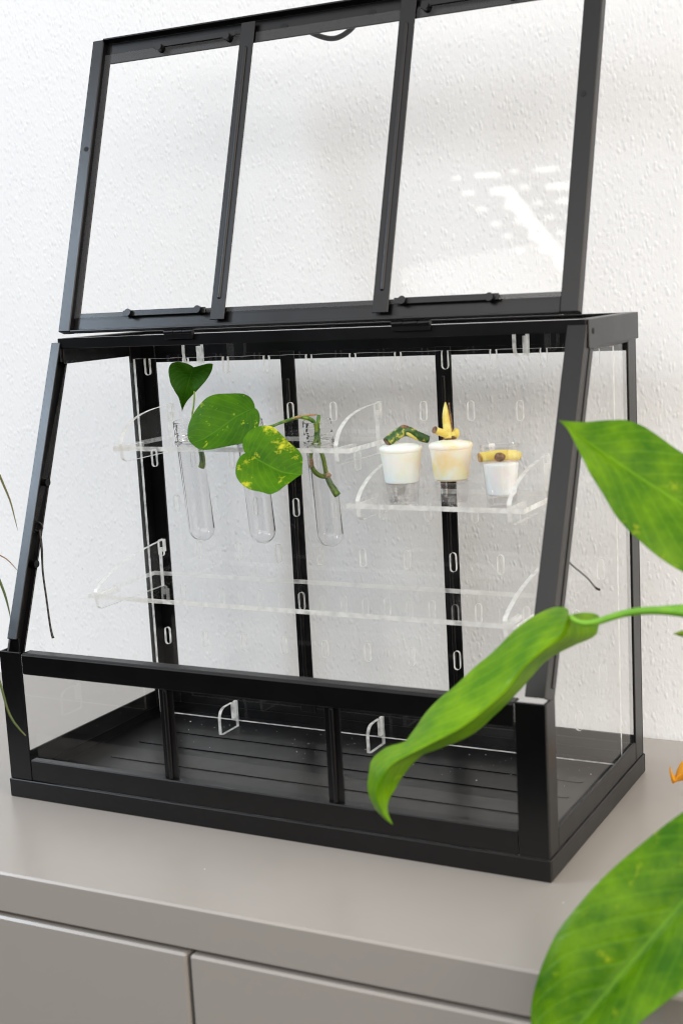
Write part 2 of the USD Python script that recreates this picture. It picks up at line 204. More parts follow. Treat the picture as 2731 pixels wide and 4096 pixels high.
TAB = json.loads('{"heart":[[[105.4,144.0,327.0],[105.4,144.0,327.0],[105.4,144.0,327.0]],[[101.4,140.1,330.5],[103.7,144.3,324.9],[110.6,144.7,328.2]],[[96.1,135.7,332.3],[102.2,144.4,322.0],[117.7,146.8,329.6]],[[90.9,134.0,331.4],[100.8,144.8,319.7],[120.4,149.4,328.8]],[[88.2,132.6,324.9],[99.3,145.0,316.7],[119.2,149.2,324.2]],[[89.1,132.7,316.2],[97.6,144.8,312.1],[115.2,146.9,316.9]],[[91.7,134.1,309.1],[95.8,144.4,307.5],[109.6,144.0,310.3]],[[92.5,138.2,302.8],[94.1,144.1,302.2],[102.3,143.8,304.5]],[[92.3,141.1,295.5],[92.4,143.6,296.4],[95.6,143.4,298.2]],[[91.2,143.5,291.1],[91.2,143.5,291.1],[91.2,143.5,291.1]]],"oval":[[[172.8,124.7,295.4],[172.8,124.7,295.4],[172.8,124.7,295.4]],[[170.2,127.2,299.8],[170.7,122.6,294.7],[178.5,120.6,292.6]],[[165.0,129.8,303.9],[168.5,120.7,293.8],[182.7,114.4,287.2]],[[158.8,128.4,306.5],[165.8,118.5,292.3],[183.0,111.5,281.4]],[[151.8,124.8,307.4],[161.6,115.5,290.1],[179.8,108.6,275.6]],[[143.8,120.5,307.1],[155.9,111.5,285.9],[173.6,104.5,271.3]],[[136.5,116.1,305.1],[150.1,107.5,281.3],[165.8,100.0,269.4]],[[130.2,111.8,300.0],[144.3,103.8,277.2],[158.1,95.5,267.9]],[[125.6,107.9,292.5],[138.8,100.5,273.9],[150.3,91.2,267.1]],[[123.7,103.7,283.4],[133.7,97.9,271.9],[143.0,89.3,267.5]],[[125.7,98.9,276.0],[130.5,96.6,271.3],[135.5,92.8,269.2]],[[128.8,96.7,272.7],[128.8,96.7,272.7],[128.8,96.7,272.7]]],"marbled":[[[186.7,84.6,265.5],[186.7,84.6,265.5],[186.7,84.6,265.5]],[[183.8,86.1,269.1],[188.7,85.4,264.0],[184.7,79.4,263.2]],[[181.8,90.1,274.6],[191.1,86.4,262.6],[185.3,72.8,258.4]],[[183.5,94.7,279.8],[194.0,87.6,260.8],[187.3,68.3,250.5]],[[188.2,97.9,283.2],[197.4,89.0,258.5],[190.0,68.8,245.4]],[[193.4,101.0,284.6],[201.3,90.7,255.9],[196.5,71.3,240.3]],[[199.2,103.8,283.2],[206.2,92.7,252.7],[204.3,75.1,237.9]],[[205.6,106.2,277.4],[211.0,94.8,250.2],[210.0,77.8,235.7]],[[212.1,108.4,270.3],[214.9,96.7,248.9],[214.7,80.6,237.3]],[[218.0,110.4,264.4],[218.7,98.5,248.0],[219.3,83.8,241.2]],[[221.9,108.6,258.9],[222.1,100.2,247.2],[222.5,90.4,244.2]],[[223.5,104.7,252.8],[223.7,101.1,247.1],[223.8,97.0,246.5]],[[224.7,101.7,247.6],[224.7,101.7,247.6],[224.7,101.7,247.6]]],"front_upper":[[[473.1,-27.4,302.2],[473.1,-27.4,302.2],[473.1,-27.4,302.2]],[[479.8,-26.1,301.5],[479.0,-27.9,299.2],[479.0,-31.1,298.3]],[[487.9,-22.9,300.7],[484.5,-29.0,294.3],[485.6,-37.9,291.3]],[[496.7,-17.6,301.1],[491.3,-29.4,289.5],[493.2,-46.8,282.8]],[[505.6,-12.7,301.3],[499.8,-29.0,283.5],[500.4,-53.5,274.0]],[[515.1,-10.2,298.2],[509.9,-28.1,276.4],[507.4,-54.7,264.4]],[[525.8,-7.9,290.8],[520.6,-26.8,269.1],[516.1,-55.8,250.3]],[[536.5,-5.7,283.0],[531.4,-25.5,261.9],[528.0,-54.9,237.3]],[[547.1,-3.3,276.3],[542.1,-24.1,254.9],[540.7,-53.1,227.2]],[[558.9,-0.8,266.7],[553.8,-22.1,248.7],[554.3,-50.1,220.6]],[[566.3,-1.1,255.5],[564.4,-20.5,243.7],[566.5,-46.5,221.7]],[[572.7,-19.8,240.2],[572.7,-19.8,240.2],[572.7,-19.8,240.2]]],"front_long":[[[489.1,-66.9,197.5],[491.3,-71.7,197.5],[491.4,-67.6,196.7]],[[480.6,-45.7,194.7],[490.0,-70.7,194.1],[493.1,-48.0,193.5]],[[467.3,-31.0,190.7],[488.4,-70.1,189.6],[495.9,-31.3,186.8]],[[459.0,-34.6,187.0],[484.9,-70.7,183.9],[494.4,-32.3,177.2]],[[447.3,-41.0,178.4],[476.0,-74.7,176.4],[480.5,-39.7,169.9]],[[435.7,-48.0,165.9],[466.8,-78.9,167.8],[468.7,-45.7,163.2]],[[425.4,-53.8,156.7],[457.5,-84.1,154.6],[455.4,-54.4,147.2]],[[415.0,-59.8,146.1],[445.3,-90.5,143.0],[442.0,-62.8,132.6]],[[404.6,-65.6,136.8],[432.8,-96.8,133.0],[428.2,-71.0,120.1]],[[396.1,-70.8,125.8],[420.1,-102.7,126.0],[416.5,-76.8,114.7]],[[394.1,-86.4,118.3],[408.4,-107.9,119.5],[407.7,-90.0,113.0]],[[378.0,-84.5,110.7],[396.7,-113.2,112.9],[395.8,-90.0,102.2]],[[368.4,-86.3,100.0],[389.9,-116.4,102.6],[388.7,-91.8,91.6]],[[370.9,-95.9,90.3],[387.9,-116.9,93.3],[387.0,-99.0,86.1]],[[380.9,-106.5,81.3],[389.8,-115.4,83.7],[389.0,-107.1,82.1]],[[394.5,-112.1,75.4],[394.5,-112.1,75.4],[394.5,-112.1,75.4]]],"front_big":[[[588.0,-95.5,86.6],[588.0,-95.5,86.6],[588.0,-95.5,86.6]],[[573.3,-80.9,99.7],[583.1,-99.4,80.1],[600.8,-125.1,82.8]],[[565.0,-84.9,99.3],[577.3,-103.9,72.6],[602.4,-128.1,68.1]],[[554.8,-91.4,93.7],[571.4,-108.4,65.7],[600.9,-131.3,55.2]],[[543.6,-98.9,85.6],[564.2,-113.9,57.1],[596.4,-135.7,44.7]],[[532.5,-106.8,75.4],[554.9,-121.2,45.1],[587.0,-142.3,36.6]],[[521.5,-115.0,63.3],[545.2,-128.8,32.1],[573.7,-150.9,28.6]],[[509.5,-124.1,49.0],[535.4,-136.4,19.4],[563.3,-158.1,19.9]],[[499.6,-132.0,35.8],[526.7,-143.4,7.3],[553.9,-164.8,11.4]],[[492.5,-139.6,15.4],[518.0,-150.3,-4.6],[541.6,-173.3,1.6]],[[490.0,-145.0,-1.3],[510.2,-156.5,-15.4],[529.8,-179.4,-6.1]],[[492.8,-153.8,-13.8],[504.8,-160.9,-23.4],[516.3,-174.5,-16.8]],[[501.6,-164.1,-31.1],[501.6,-164.1,-31.1],[501.6,-164.1,-31.1]]],"front_tip":[[[539.5,-31.7,180.1],[539.5,-31.7,180.1],[539.5,-31.7,180.1]],[[541.3,-28.8,180.5],[541.9,-30.4,179.9],[541.3,-29.1,178.8]],[[544.8,-23.7,181.0],[546.3,-28.1,179.7],[544.9,-24.5,176.4]],[[552.3,-18.5,182.9],[554.0,-24.0,179.2],[552.6,-20.2,173.0]],[[563.4,-12.8,181.2],[564.6,-18.4,178.6],[563.6,-14.2,173.3]],[[573.3,-13.5,179.5],[573.3,-13.5,179.5],[573.3,-13.5,179.5]]],"petiole_long":[[491.1,-69.7,196.2],[500.1,-69.0,192.6],[509.1,-66.1,194.6],[519.4,-62.2,197.8],[535.7,-58.8,200.0],[551.5,-56.2,199.2],[568.0,-53.8,195.3],[587.2,-56.6,186.4]],"petiole_second":[[533.4,-37.7,196.2],[546.4,-36.3,197.2],[563.2,-33.1,196.3],[582.8,-35.6,188.2]],"petiole_upper":[[567.3,-33.2,246.1],[574.8,-29.8,242.1],[582.9,-34.9,222.6],[587.9,-43.0,195.3]],"petiole_big":[[587.4,-92.7,85.4],[594.9,-85.1,104.2],[595.9,-72.8,136.3],[593.0,-62.9,166.9]],"petiole_tip":[[572.3,-8.6,178.2],[585.1,-35.3,183.3]],"vine":[[582.5,-38.4,235.4],[587.8,-42.2,200.0],[592.4,-57.7,165.3],[598.7,-70.1,111.4],[604.8,-85.1,44.6]],"stem_heart":[[101.9,148.6,324.6],[102.4,147.3,315.9],[104.7,143.1,305.8],[104.2,138.7,289.8],[103.4,140.8,276.7],[101.3,148.5,263.9],[101.8,151.2,256.5],[99.8,152.6,243.7]],"stem_oval":[[169.2,127.2,294.6],[159.1,134.1,286.7],[144.9,136.2,277.3],[133.0,128.7,271.3],[107.2,146.9,261.8],[101.8,151.2,256.5]],"stem_marbled":[[186.2,86.5,265.2],[188.0,95.9,273.4],[189.3,107.3,280.8],[189.9,119.3,281.8],[187.5,141.2,282.7],[193.5,149.2,284.7],[209.5,137.2,286.5],[211.5,144.7,283.8],[212.5,148.8,278.8],[212.4,148.6,271.5],[210.9,147.6,264.2],[208.8,145.4,258.3],[208.5,144.1,252.7],[210.2,143.8,246.0],[214.3,145.0,240.8],[219.3,147.4,238.8]],"stem_cut":[[212.5,154.9,286.6],[212.2,153.5,280.0],[212.0,152.9,271.0],[213.2,151.9,262.0],[216.5,151.5,250.7],[218.9,150.7,239.4],[221.6,150.9,232.6],[227.3,151.1,223.6]],"sheath":[[204.7,125.5,287.0],[207.5,136.3,287.7],[210.4,144.8,287.7],[211.9,152.5,287.3]],"node_arch":[[285.1,126.1,269.6],[287.9,129.3,272.4],[291.0,132.6,274.9],[294.2,136.9,276.8],[297.5,138.6,276.3],[300.8,142.2,273.8],[304.8,145.1,271.3],[308.9,148.1,269.3]],"node_spear":[[330.2,136.9,270.8],[329.7,137.5,275.3],[328.7,138.3,282.6],[327.9,139.2,289.9],[327.7,140.0,294.8],[327.5,140.4,297.4]],"node_stub":[[323.9,128.0,278.2],[326.6,132.4,275.9],[329.8,137.3,274.1],[333.7,141.5,273.1]],"node_log":[[357.7,129.3,255.8],[362.9,134.5,256.3],[369.3,138.0,256.6],[375.7,141.4,256.4],[381.3,146.5,254.9]],"blade0":[[-124.3,146.9,246.9],[-119.4,148.5,241.4],[-115.1,149.2,232.8],[-110.8,149.5,222.1],[-106.4,149.8,210.5],[-103.3,149.3,199.1],[-101.0,148.8,189.9],[-99.5,148.5,183.8]],"blade1":[[-142.0,156.1,162.5],[-133.5,159.7,157.4],[-129.3,161.5,154.8],[-125.8,162.8,151.4],[-122.2,163.9,147.1],[-118.2,165.1,141.8]],"blade2":[[-119.5,132.3,154.9],[-115.2,133.1,147.1],[-112.3,133.3,139.4],[-108.6,133.4,129.4],[-105.6,133.0,118.7],[-103.4,132.3,108.8],[-102.9,131.9,105.0]],"blade3":[[37.9,-52.3,130.2],[43.2,-51.0,121.9],[47.1,-50.7,112.0],[51.1,-51.3,97.2],[55.8,-51.1,84.9],[60.4,-49.9,78.2],[64.9,-48.5,72.7]],"withered":[[[491.6,136.2,37.4],[491.8,136.1,37.3],[491.9,136.4,37.0]],[[491.3,135.8,33.6],[491.9,135.5,33.8],[492.4,136.4,33.7]],[[491.9,136.0,29.5],[493.0,135.4,30.2],[493.9,137.2,30.5]],[[493.0,137.5,24.5],[494.7,135.7,27.2],[494.4,139.4,30.3]],[[496.3,140.5,25.7],[497.1,137.7,30.7],[495.2,141.4,33.6]],[[499.9,142.9,25.8],[500.8,140.0,32.4],[497.5,143.9,38.5]],[[504.9,145.5,25.5],[505.7,142.9,33.9],[502.8,147.3,41.4]],[[509.9,148.6,27.5],[510.6,145.7,34.5],[508.7,150.2,39.7]],[[513.9,147.6,35.3],[513.9,147.6,35.3],[513.9,147.6,35.3]]],"rod_left":[[7.2,54.2,206.0],[7.4,53.5,201.6],[8.3,53.0,196.2],[10.0,50.1,176.0],[13.0,47.7,154.3],[16.1,45.5,134.0],[17.8,44.7,124.5],[19.2,44.5,119.4]],"rod_right":[[433.8,98.6,190.4],[438.3,105.4,183.1],[443.6,112.5,174.9],[446.6,117.5,168.6],[447.9,120.2,167.1]],"ringL":[[2.3,52.6,211.3],[5.3,54.3,211.9],[8.4,55.5,209.6],[8.8,55.1,206.2],[6.1,53.4,204.9],[3.1,52.1,206.6],[1.8,52.0,210.0]]}')
WIN = json.loads('[[[-1.152,2.768],[-1.152,2.765],[-1.156,2.762],[-1.162,2.761],[-1.175,2.762],[-1.182,2.764],[-1.186,2.766],[-1.188,2.769],[-1.187,2.772],[-1.184,2.774],[-1.178,2.775],[-1.165,2.774],[-1.158,2.773],[-1.154,2.771]],[[-1.001,2.767],[-1.004,2.763],[-1.015,2.76],[-1.034,2.759],[-1.071,2.761],[-1.091,2.764],[-1.103,2.767],[-1.108,2.771],[-1.105,2.775],[-1.094,2.779],[-1.075,2.78],[-1.037,2.777],[-1.018,2.775],[-1.006,2.771]],[[-0.943,2.774],[-0.944,2.771],[-0.947,2.769],[-0.953,2.769],[-0.965,2.769],[-0.972,2.771],[-0.976,2.773],[-0.978,2.775],[-0.977,2.778],[-0.974,2.78],[-0.968,2.781],[-0.955,2.78],[-0.949,2.779],[-0.945,2.777]],[[-0.804,2.77],[-0.806,2.766],[-0.815,2.762],[-0.832,2.761],[-0.865,2.763],[-0.883,2.766],[-0.894,2.769],[-0.898,2.773],[-0.895,2.778],[-0.886,2.781],[-0.869,2.782],[-0.836,2.78],[-0.818,2.778],[-0.808,2.774]],[[-0.739,2.778],[-0.739,2.775],[-0.742,2.773],[-0.748,2.772],[-0.76,2.772],[-0.766,2.774],[-0.77,2.776],[-0.772,2.779],[-0.771,2.782],[-0.768,2.784],[-0.762,2.785],[-0.751,2.784],[-0.744,2.783],[-0.74,2.78]],[[-1.089,2.699],[-1.09,2.695],[-1.095,2.692],[-1.103,2.691],[-1.12,2.692],[-1.129,2.694],[-1.135,2.697],[-1.137,2.7],[-1.136,2.704],[-1.132,2.706],[-1.123,2.708],[-1.106,2.707],[-1.097,2.705],[-1.092,2.702]],[[-0.89,2.705],[-0.89,2.702],[-0.894,2.699],[-0.902,2.698],[-0.916,2.699],[-0.924,2.7],[-0.929,2.703],[-0.931,2.706],[-0.931,2.709],[-0.927,2.712],[-0.919,2.713],[-0.904,2.712],[-0.896,2.71],[-0.892,2.708]],[[-0.728,2.695],[-0.731,2.69],[-0.742,2.686],[-0.762,2.684],[-0.801,2.686],[-0.822,2.689],[-0.834,2.693],[-0.839,2.699],[-0.836,2.704],[-0.825,2.708],[-0.805,2.71],[-0.766,2.708],[-0.745,2.705],[-0.733,2.7]],[[-1.028,2.626],[-1.029,2.624],[-1.032,2.622],[-1.039,2.621],[-1.053,2.621],[-1.06,2.623],[-1.065,2.625],[-1.067,2.627],[-1.066,2.63],[-1.062,2.632],[-1.055,2.633],[-1.042,2.632],[-1.034,2.631],[-1.03,2.629]],[[-0.718,2.633],[-0.72,2.629],[-0.727,2.625],[-0.74,2.624],[-0.766,2.625],[-0.78,2.627],[-0.788,2.63],[-0.791,2.635],[-0.789,2.639],[-0.782,2.642],[-0.769,2.644],[-0.743,2.642],[-0.73,2.64],[-0.721,2.637]],[[-0.834,2.636],[-0.835,2.633],[-0.838,2.631],[-0.846,2.63],[-0.86,2.631],[-0.868,2.632],[-0.873,2.634],[-0.875,2.637],[-0.874,2.64],[-0.87,2.642],[-0.863,2.643],[-0.848,2.643],[-0.84,2.641],[-0.836,2.639]],[[-0.783,2.571],[-0.784,2.569],[-0.787,2.566],[-0.793,2.565],[-0.804,2.566],[-0.811,2.567],[-0.814,2.569],[-0.816,2.572],[-0.815,2.575],[-0.812,2.577],[-0.806,2.578],[-0.795,2.578],[-0.789,2.576],[-0.785,2.574]],[[-0.714,2.567],[-0.715,2.564],[-0.717,2.561],[-0.722,2.559],[-0.733,2.559],[-0.738,2.561],[-0.742,2.564],[-0.743,2.568],[-0.743,2.572],[-0.741,2.575],[-0.736,2.576],[-0.725,2.576],[-0.72,2.574],[-0.716,2.571]],[[-0.965,2.562],[-0.966,2.559],[-0.97,2.557],[-0.976,2.556],[-0.99,2.556],[-0.997,2.558],[-1.002,2.56],[-1.003,2.563],[-1.003,2.565],[-0.999,2.568],[-0.992,2.569],[-0.979,2.568],[-0.972,2.567],[-0.967,2.565]],[[-0.917,2.508],[-0.917,2.506],[-0.921,2.503],[-0.927,2.502],[-0.938,2.503],[-0.945,2.504],[-0.949,2.506],[-0.951,2.509],[-0.95,2.511],[-0.947,2.514],[-0.941,2.515],[-0.929,2.514],[-0.922,2.513],[-0.918,2.511]],[[-0.739,2.511],[-0.74,2.508],[-0.742,2.506],[-0.747,2.505],[-0.758,2.505],[-0.763,2.506],[-0.767,2.508],[-0.768,2.511],[-0.768,2.514],[-0.765,2.516],[-0.76,2.517],[-0.75,2.517],[-0.744,2.515],[-0.741,2.513]],[[-0.866,2.447],[-0.866,2.444],[-0.869,2.442],[-0.874,2.441],[-0.885,2.441],[-0.89,2.443],[-0.894,2.445],[-0.895,2.447],[-0.895,2.45],[-0.892,2.452],[-0.887,2.453],[-0.876,2.453],[-0.871,2.452],[-0.867,2.45]],[[-1.036,2.709],[-0.986,2.716],[-0.951,2.706],[-0.921,2.668],[-0.88,2.622],[-0.85,2.578],[-0.81,2.534],[-0.774,2.49],[-0.742,2.447],[-0.712,2.413],[-0.682,2.337],[-0.703,2.342],[-0.747,2.376],[-0.768,2.427],[-0.813,2.436],[-0.806,2.464],[-0.86,2.499],[-0.863,2.534],[-0.917,2.563],[-0.919,2.601],[-0.972,2.629],[-0.963,2.655],[-0.978,2.676],[-1.028,2.687]]]')
def leaf(name, m, parent, key, thick=0.35, bulge=0.06, na=44, nc=8, wav=0.0, **kw):
    """a leaf lofted through stations (left edge, midrib, right edge), with a real thickness"""
    S = np.array(TAB[key])/1000.0; t = np.linspace(0, 1, len(S)); T = np.linspace(0, 1, na)
    S = np.stack([[PchipInterpolator(t, S[:, j, k])(T) for k in range(3)] for j in range(3)]).transpose(2, 0, 1)    # na,3(j),3
    L, C, R = S[:, 0], S[:, 1], S[:, 2]
    w = np.linspace(-1, 1, 2*nc+1); V, uv = [], []
    nrm0 = np.cross(R-L, np.gradient(C, axis=0)); nn = np.linalg.norm(nrm0, axis=1, keepdims=True); ok = nn[:, 0] > 1e-9
    mean = nrm0[ok].sum(0); mean /= np.linalg.norm(mean); view = EYE-C.mean(0); mean *= np.sign(mean@view)
    for i in range(na):
        for x in w:
            e = L[i] if x < 0 else R[i]; a = abs(x); p = C[i]*(1-a)+e*a; wd = np.linalg.norm(e-C[i])
            p = p+mean*(bulge*wd*4*a*(1-a)*0.5+wav*wd*math.sin(T[i]*19+2.1*np.sign(x))*a*a)
            V.append(p); uv.append((x, T[i]))
    V = np.array(V); uv = np.array(uv); k = 2*nc+1; F = []
    for i in range(na-1):
        for j in range(k-1):
            p = i*k+j; F += [[p, p+1, p+k+1], [p, p+k+1, p+k]]
    F = np.array(F); m0 = trimesh.Trimesh(V, F, process=False)
    if (m0.area_faces[:, None]*m0.face_normals).sum(0)@mean < 0: F = F[:, ::-1]; m0 = trimesh.Trimesh(V, F, process=False)
    N = m0.vertex_normals; h = thick/2000.0; n = len(V)
    rim = [*range(0, k-1)] + [i*k+k-1 for i in range(na-1)] + [(na-1)*k+j for j in range(k-1, 0, -1)] + [i*k for i in range(na-1, 0, -1)]
    side = []
    for a, b in zip(rim, rim[1:]+rim[:1]): side += [[a, b, b+n], [a, b+n, a+n]]
    V2 = np.vstack([V+N*h, V-N*h]); F2 = np.vstack([F, F[:, ::-1]+n, side])
    me = trimesh.Trimesh(V2, F2, process=False)
    return put(name, me, m, parent, smooth=True, uv=np.vstack([uv, uv]), **kw)

# ---------------------------------------------------------------- setting: wall and cabinet
ROT = 0.0165
def turn(m, x0=0.45):
    m.apply_transform(trimesh.transformations.rotation_matrix(ROT, [0, 0, 1], [x0, 0.2998, 0])); return m
p = put('wall', turn(bx(-2.2, 2.6, 0.2998, 0.36, -1.2, 2.2)), 'wall', kind='structure')
cab = thing('cabinet', 'low grey-beige lacquered cabinet under the black glass house, drawers along its front', 'cabinet', (0.45, 0.09, -0.9))
YF = -0.1125
put('top', turn(bx(-1.1, 1.5, YF, 0.2985, -0.0295, 0.0, 0.0014)), 'lacquer', cab)
put('carcass', turn(bx(-1.09, 1.49, YF+0.02, 0.297, -0.9, -0.0297)), 'carcass', cab)
for a, b in ((-0.62, 0.2362), (0.2389, 1.1)):
    put('drawer_front', turn(bx(a, b, YF-0.0005, YF+0.0185, -0.42, -0.0328, 0.0016)), 'lacquer', cab)

# ---------------------------------------------------------------- the greenhouse
W, D, H, H1, YR = 0.45, 0.2187, 0.3555, 0.119, 0.1053
GH = thing('greenhouse', 'small black metal and glass tabletop greenhouse with its sloping lid swung open', 'greenhouse', (W/2, D/2, 0))
c = 0.0006
tray = cat_([bx(0.0006, W-0.0006, 0.0006, D-0.0006, 0.002, 0.007), bx(0, W, 0, 0.002, 0.0002, 0.015, c), bx(0, W, D-0.002, D, 0.0002, 0.015, c), bx(0, 0.002, 0.002, D-0.002, 0.0002, 0.015, c), bx(W-0.002, W, 0.002, D-0.002, 0.0002, 0.015, c)])
tr = put('base_tray', tray, 'metal', GH)
for y in (0.052, 0.09, 0.13, 0.163):
    cap = LineString([(0.035, y), (W-0.035, y)]).buffer(0.0032, quad_segs=4); me = trimesh.creation.extrude_polygon(cap, 0.0008, engine='earcut'); me.apply_translation([0, 0, 0.0069])
    put('rib', me, 'metal', tr)
def angle(x0, x1, sx, y0, y1, yo, z0, z1):    # an L of sheet: a flange in the front or back and one in the side
    s = 0.002
    return cat_([bx(x0, x1, yo, yo+s*(1 if yo < 0.1 else -1), z0, z1, 0.0005), bx(sx, sx+s*(1 if sx < 0.2 else -1), y0, y1, z0, z1, 0.0005)])
put('front_post', angle(0.001, 0.022, 0.001, 0.0031, 0.0195, 0.001, 0.0152, H1), 'metal', GH)
put('front_post', angle(W-0.022, W-0.001, W-0.001, 0.0031, 0.0195, 0.001, 0.0152, H1), 'metal', GH)
put('rear_post', angle(0.001, 0.0165, 0.001, 0.198, D-0.0032, D-0.001, 0.0152, 0.3455), 'metal', GH)
put('rear_post', angle(W-0.007, W-0.001, W-0.001, 0.198, D-0.0032, D-0.001, 0.0152, 0.3455), 'metal', GH)
fr = put('front_rail', cat_([bx(0.0225, W-0.0225, 0.0012, 0.0032, 0.1015, 0.1175, 0.0008), bx(0.0225, W-0.0225, 0.0022, 0.0125, 0.1165, 0.1186, 0.0009)]), 'metal', GH)
put('sill_rail', cat_([bx(0.0225, W-0.0225, 0.0012, 0.0032, 0.0152, 0.0322, 0.0008), bx(0.0225, W-0.0225, 0.0022, 0.0085, 0.0305, 0.032, 0.0006)]), 'metal', GH)
for x0 in (0.148, 0.2865):
    q = put('mullion', cat_([bx(x0, x0+0.0125, 0.0050, 0.0062, 0.0275, 0.1055, 0.0005)]), 'metal', GH)
    r_ = trimesh.creation.capsule(height=0.066, radius=0.0019, count=[8, 10]); r_.apply_translation([x0+0.0062, 0.0048, 0.0662])
    put('bead', r_, 'metal', q, smooth=40)
put('rear_rail', bx(0.0167, W-0.0072, D-0.003, D-0.001, 0.0152, 0.0295, 0.0005), 'metal', GH)
put('rear_rail', bx(0.0167, W-0.0072, D-0.003, D-0.001, 0.3275, 0.3455, 0.0005), 'metal', GH)
for x0 in (0.1465, 0.2885):
    q = put('rear_mullion', bx(x0, x0+0.0135, 0.2122, 0.2138, 0.02, 0.3345, 0.0004), 'metal', GH)
    r_ = trimesh.creation.capsule(height=0.27, radius=0.0019, count=[8, 10]); r_.apply_translation([x0+0.0067, 0.2122, 0.175]); put('bead', r_, 'metal', q, smooth=40)
for sx in (0, 1):
    a, b = (0.0012, 0.0032) if not sx else (W-0.0032, W-0.0012)
    put('side_rail', bx(a, b, 0.0198, 0.1978, 0.0152, 0.0302, 0.0005), 'metal', GH)
    put('upper_side_rail', bx(a, b, YR+0.002, 0.1978, 0.3345, 0.3525, 0.0005), 'metal', GH)
# sloping posts (frame: x, up the slope, outwards); origin = front edge of the roof
Ls = math.hypot(YR, H-H1); e2 = np.array([0, YR, H-H1])/Ls; n2 = np.array([0, -(H-H1), YR])/Ls
FS = frame([0, YR, H], [1, 0, 0], e2, n2)
pl = cat_([bx(0.0, 0.0092, -0.2485, -0.0035, -0.0018, 0, 0.0004), bx(0.0, 0.0018, -0.2585, -0.0035, -0.0165, -0.0019, 0.0004), bx(0.0019, 0.0062, -0.2585, -0.0085, -0.0165, -0.0152, 0.0003)])
pl.vertices[:, 0] += -0.0062+(-pl.vertices[:, 1])/0.2475*0.0135; pl.apply_transform(FS)
put('sloping_post', cat_([pl, bx(0.0068, 0.0165, 0.0068, 0.0085, 0.1155, 0.1282, 0.0004)]), 'metal', GH)
pr_ = cat_([bx(0.435, 0.4488, -0.2545, -0.0035, -0.0018, 0, 0.0004), bx(0.447, 0.4488, -0.2545, -0.0035, -0.0185, -0.0019, 0.0004), bx(0.4486, 0.4496, -0.2465, -0.012, -0.0135, -0.0105, 0.0004), bx(0.4375, 0.4469, -0.2465, -0.0085, -0.0185, -0.0172, 0.0003)])
pr_.apply_transform(FS)
put('sloping_post', pr_, 'metal', GH)
put('roof_frame', cat_([bx(0.0021, W-0.0021, YR-0.0008, YR+0.0008, 0.347, H, 0.0005), bx(0.0021, W-0.0021, YR+0.0009, YR+0.009, H-0.0014, H, 0.0004), bx(0, 0.002, YR-0.0008, 0.2213, 0.336, H, 0.0005), bx(W-0.002, W, YR-0.0008, 0.2213, 0.336, H, 0.0005),
    bx(0.0021, W-0.0021, 0.2193, 0.2213, 0.336, H, 0.0005), bx(0.0021, W-0.0021, 0.2105, 0.2192, H-0.0014, H, 0.0004), bx(0.0021, 0.011, YR+0.0091, 0.2104, H-0.0014, H, 0.0004), bx(W-0.011, W-0.0021, YR+0.0091, 0.2104, H-0.0014, H, 0.0004)]), 'metal', GH)
h_ = rod([W-0.0005, 0.1132, 0.3473], [W+0.00025, 0.1132, 0.3473], 0.0021, 20); put('screw_hole', h_, 'hole', GH)
# panes
put('roof_pane', extrude(sbox(0.003, YR+0.0025, W-0.003, 0.2175), XY(H-0.0036), 0.002)[0], 'glass', GH)
put('front_pane', extrude(sbox(0.0035, 0.0215, W-0.0035, 0.1162), XZ(0.0084), 0.002)[0], 'glass', GH)
put('rear_pane', extrude(sbox(0.0035, 0.0155, W-0.0035, 0.345), XZ(0.2156), 0.0016)[0], 'glass', GH)
side = Polygon([(0.009, 0.0165), (0.2115, 0.0165), (0.2115, 0.345), (YR+0.006, 0.345), (0.0095, 0.126)])
for x0 in (0.0034, W-0.0034-0.0018):
    put('side_pane', extrude(side, YZ(x0), 0.0018)[0], 'glass', GH)
# hooks and pins on the left post
P3 = np.array([0.0047, 0.068, 0.2421]), np.array([0.0091, 0.0407, 0.1808])
for P in P3:
    put('pin', rod(P-[0.001, 0, 0], P+[0.0035, 0, 0], 0.0032, 18), 'metal', GH)
ro = put('support_rod', sweep(TAB['rod_left'], [1.0, 1.35, 1.15, 0.85, 0.85, 0.85, 0.95, 1.15]), 'wire', GH, smooth=True)
put('ring', sweep(TAB['ringL'], 0.8), 'wire', ro, smooth=True)
put('support_rod', sweep(TAB['rod_right'], [0.7, 0.7, 0.7, 0.8, 1.0]), 'wire', GH, smooth=True)
# the lid (frame: x, up the lid, towards the viewer)
LA = 0.31381; lt = np.array([0, math.sin(LA), math.cos(LA)]); ln = np.array([0, -math.cos(LA), math.sin(LA)])
FL = frame([0, YR, H], [1, 0, 0], lt, ln)
lx0, lx1, lb, ltp = 0.0053, 0.4447, 0.0035, 0.2525
LID = put('lid', cat_([bx(lx0, lx0+0.0115, lb, ltp, -0.001, 0.007, 0.0007, FL), bx(lx1-0.0135, lx1, lb, ltp, -0.001, 0.007, 0.0007, FL), bx(lx0+0.0116, 0.0213, lb, ltp-0.002, 0, 0.0015, 0.0003, FL), bx(0.4296, lx1-0.0136, lb, ltp-0.002, 0, 0.0015, 0.0003, FL),
    bx(0.0214, 0.4295, lb, 0.0197, 0, 0.0015, 0.0004, FL), bx(0.0168, 0.4311, lb, lb+0.0016, 0.0016, 0.0062, 0.0004, FL), bx(0.0214, 0.4295, 0.2328, ltp-0.002, 0, 0.0015, 0.0004, FL), bx(lx0+0.0116, lx1-0.0136, ltp-0.0018, ltp, -0.001, 0.0085, 0.0004, FL)]), 'metal', GH)
put('pane', extrude(sbox(0.0172, 0.0152, 0.4309, 0.2395), FL@XY(0.0026), 0.0018)[0], 'glass', LID)
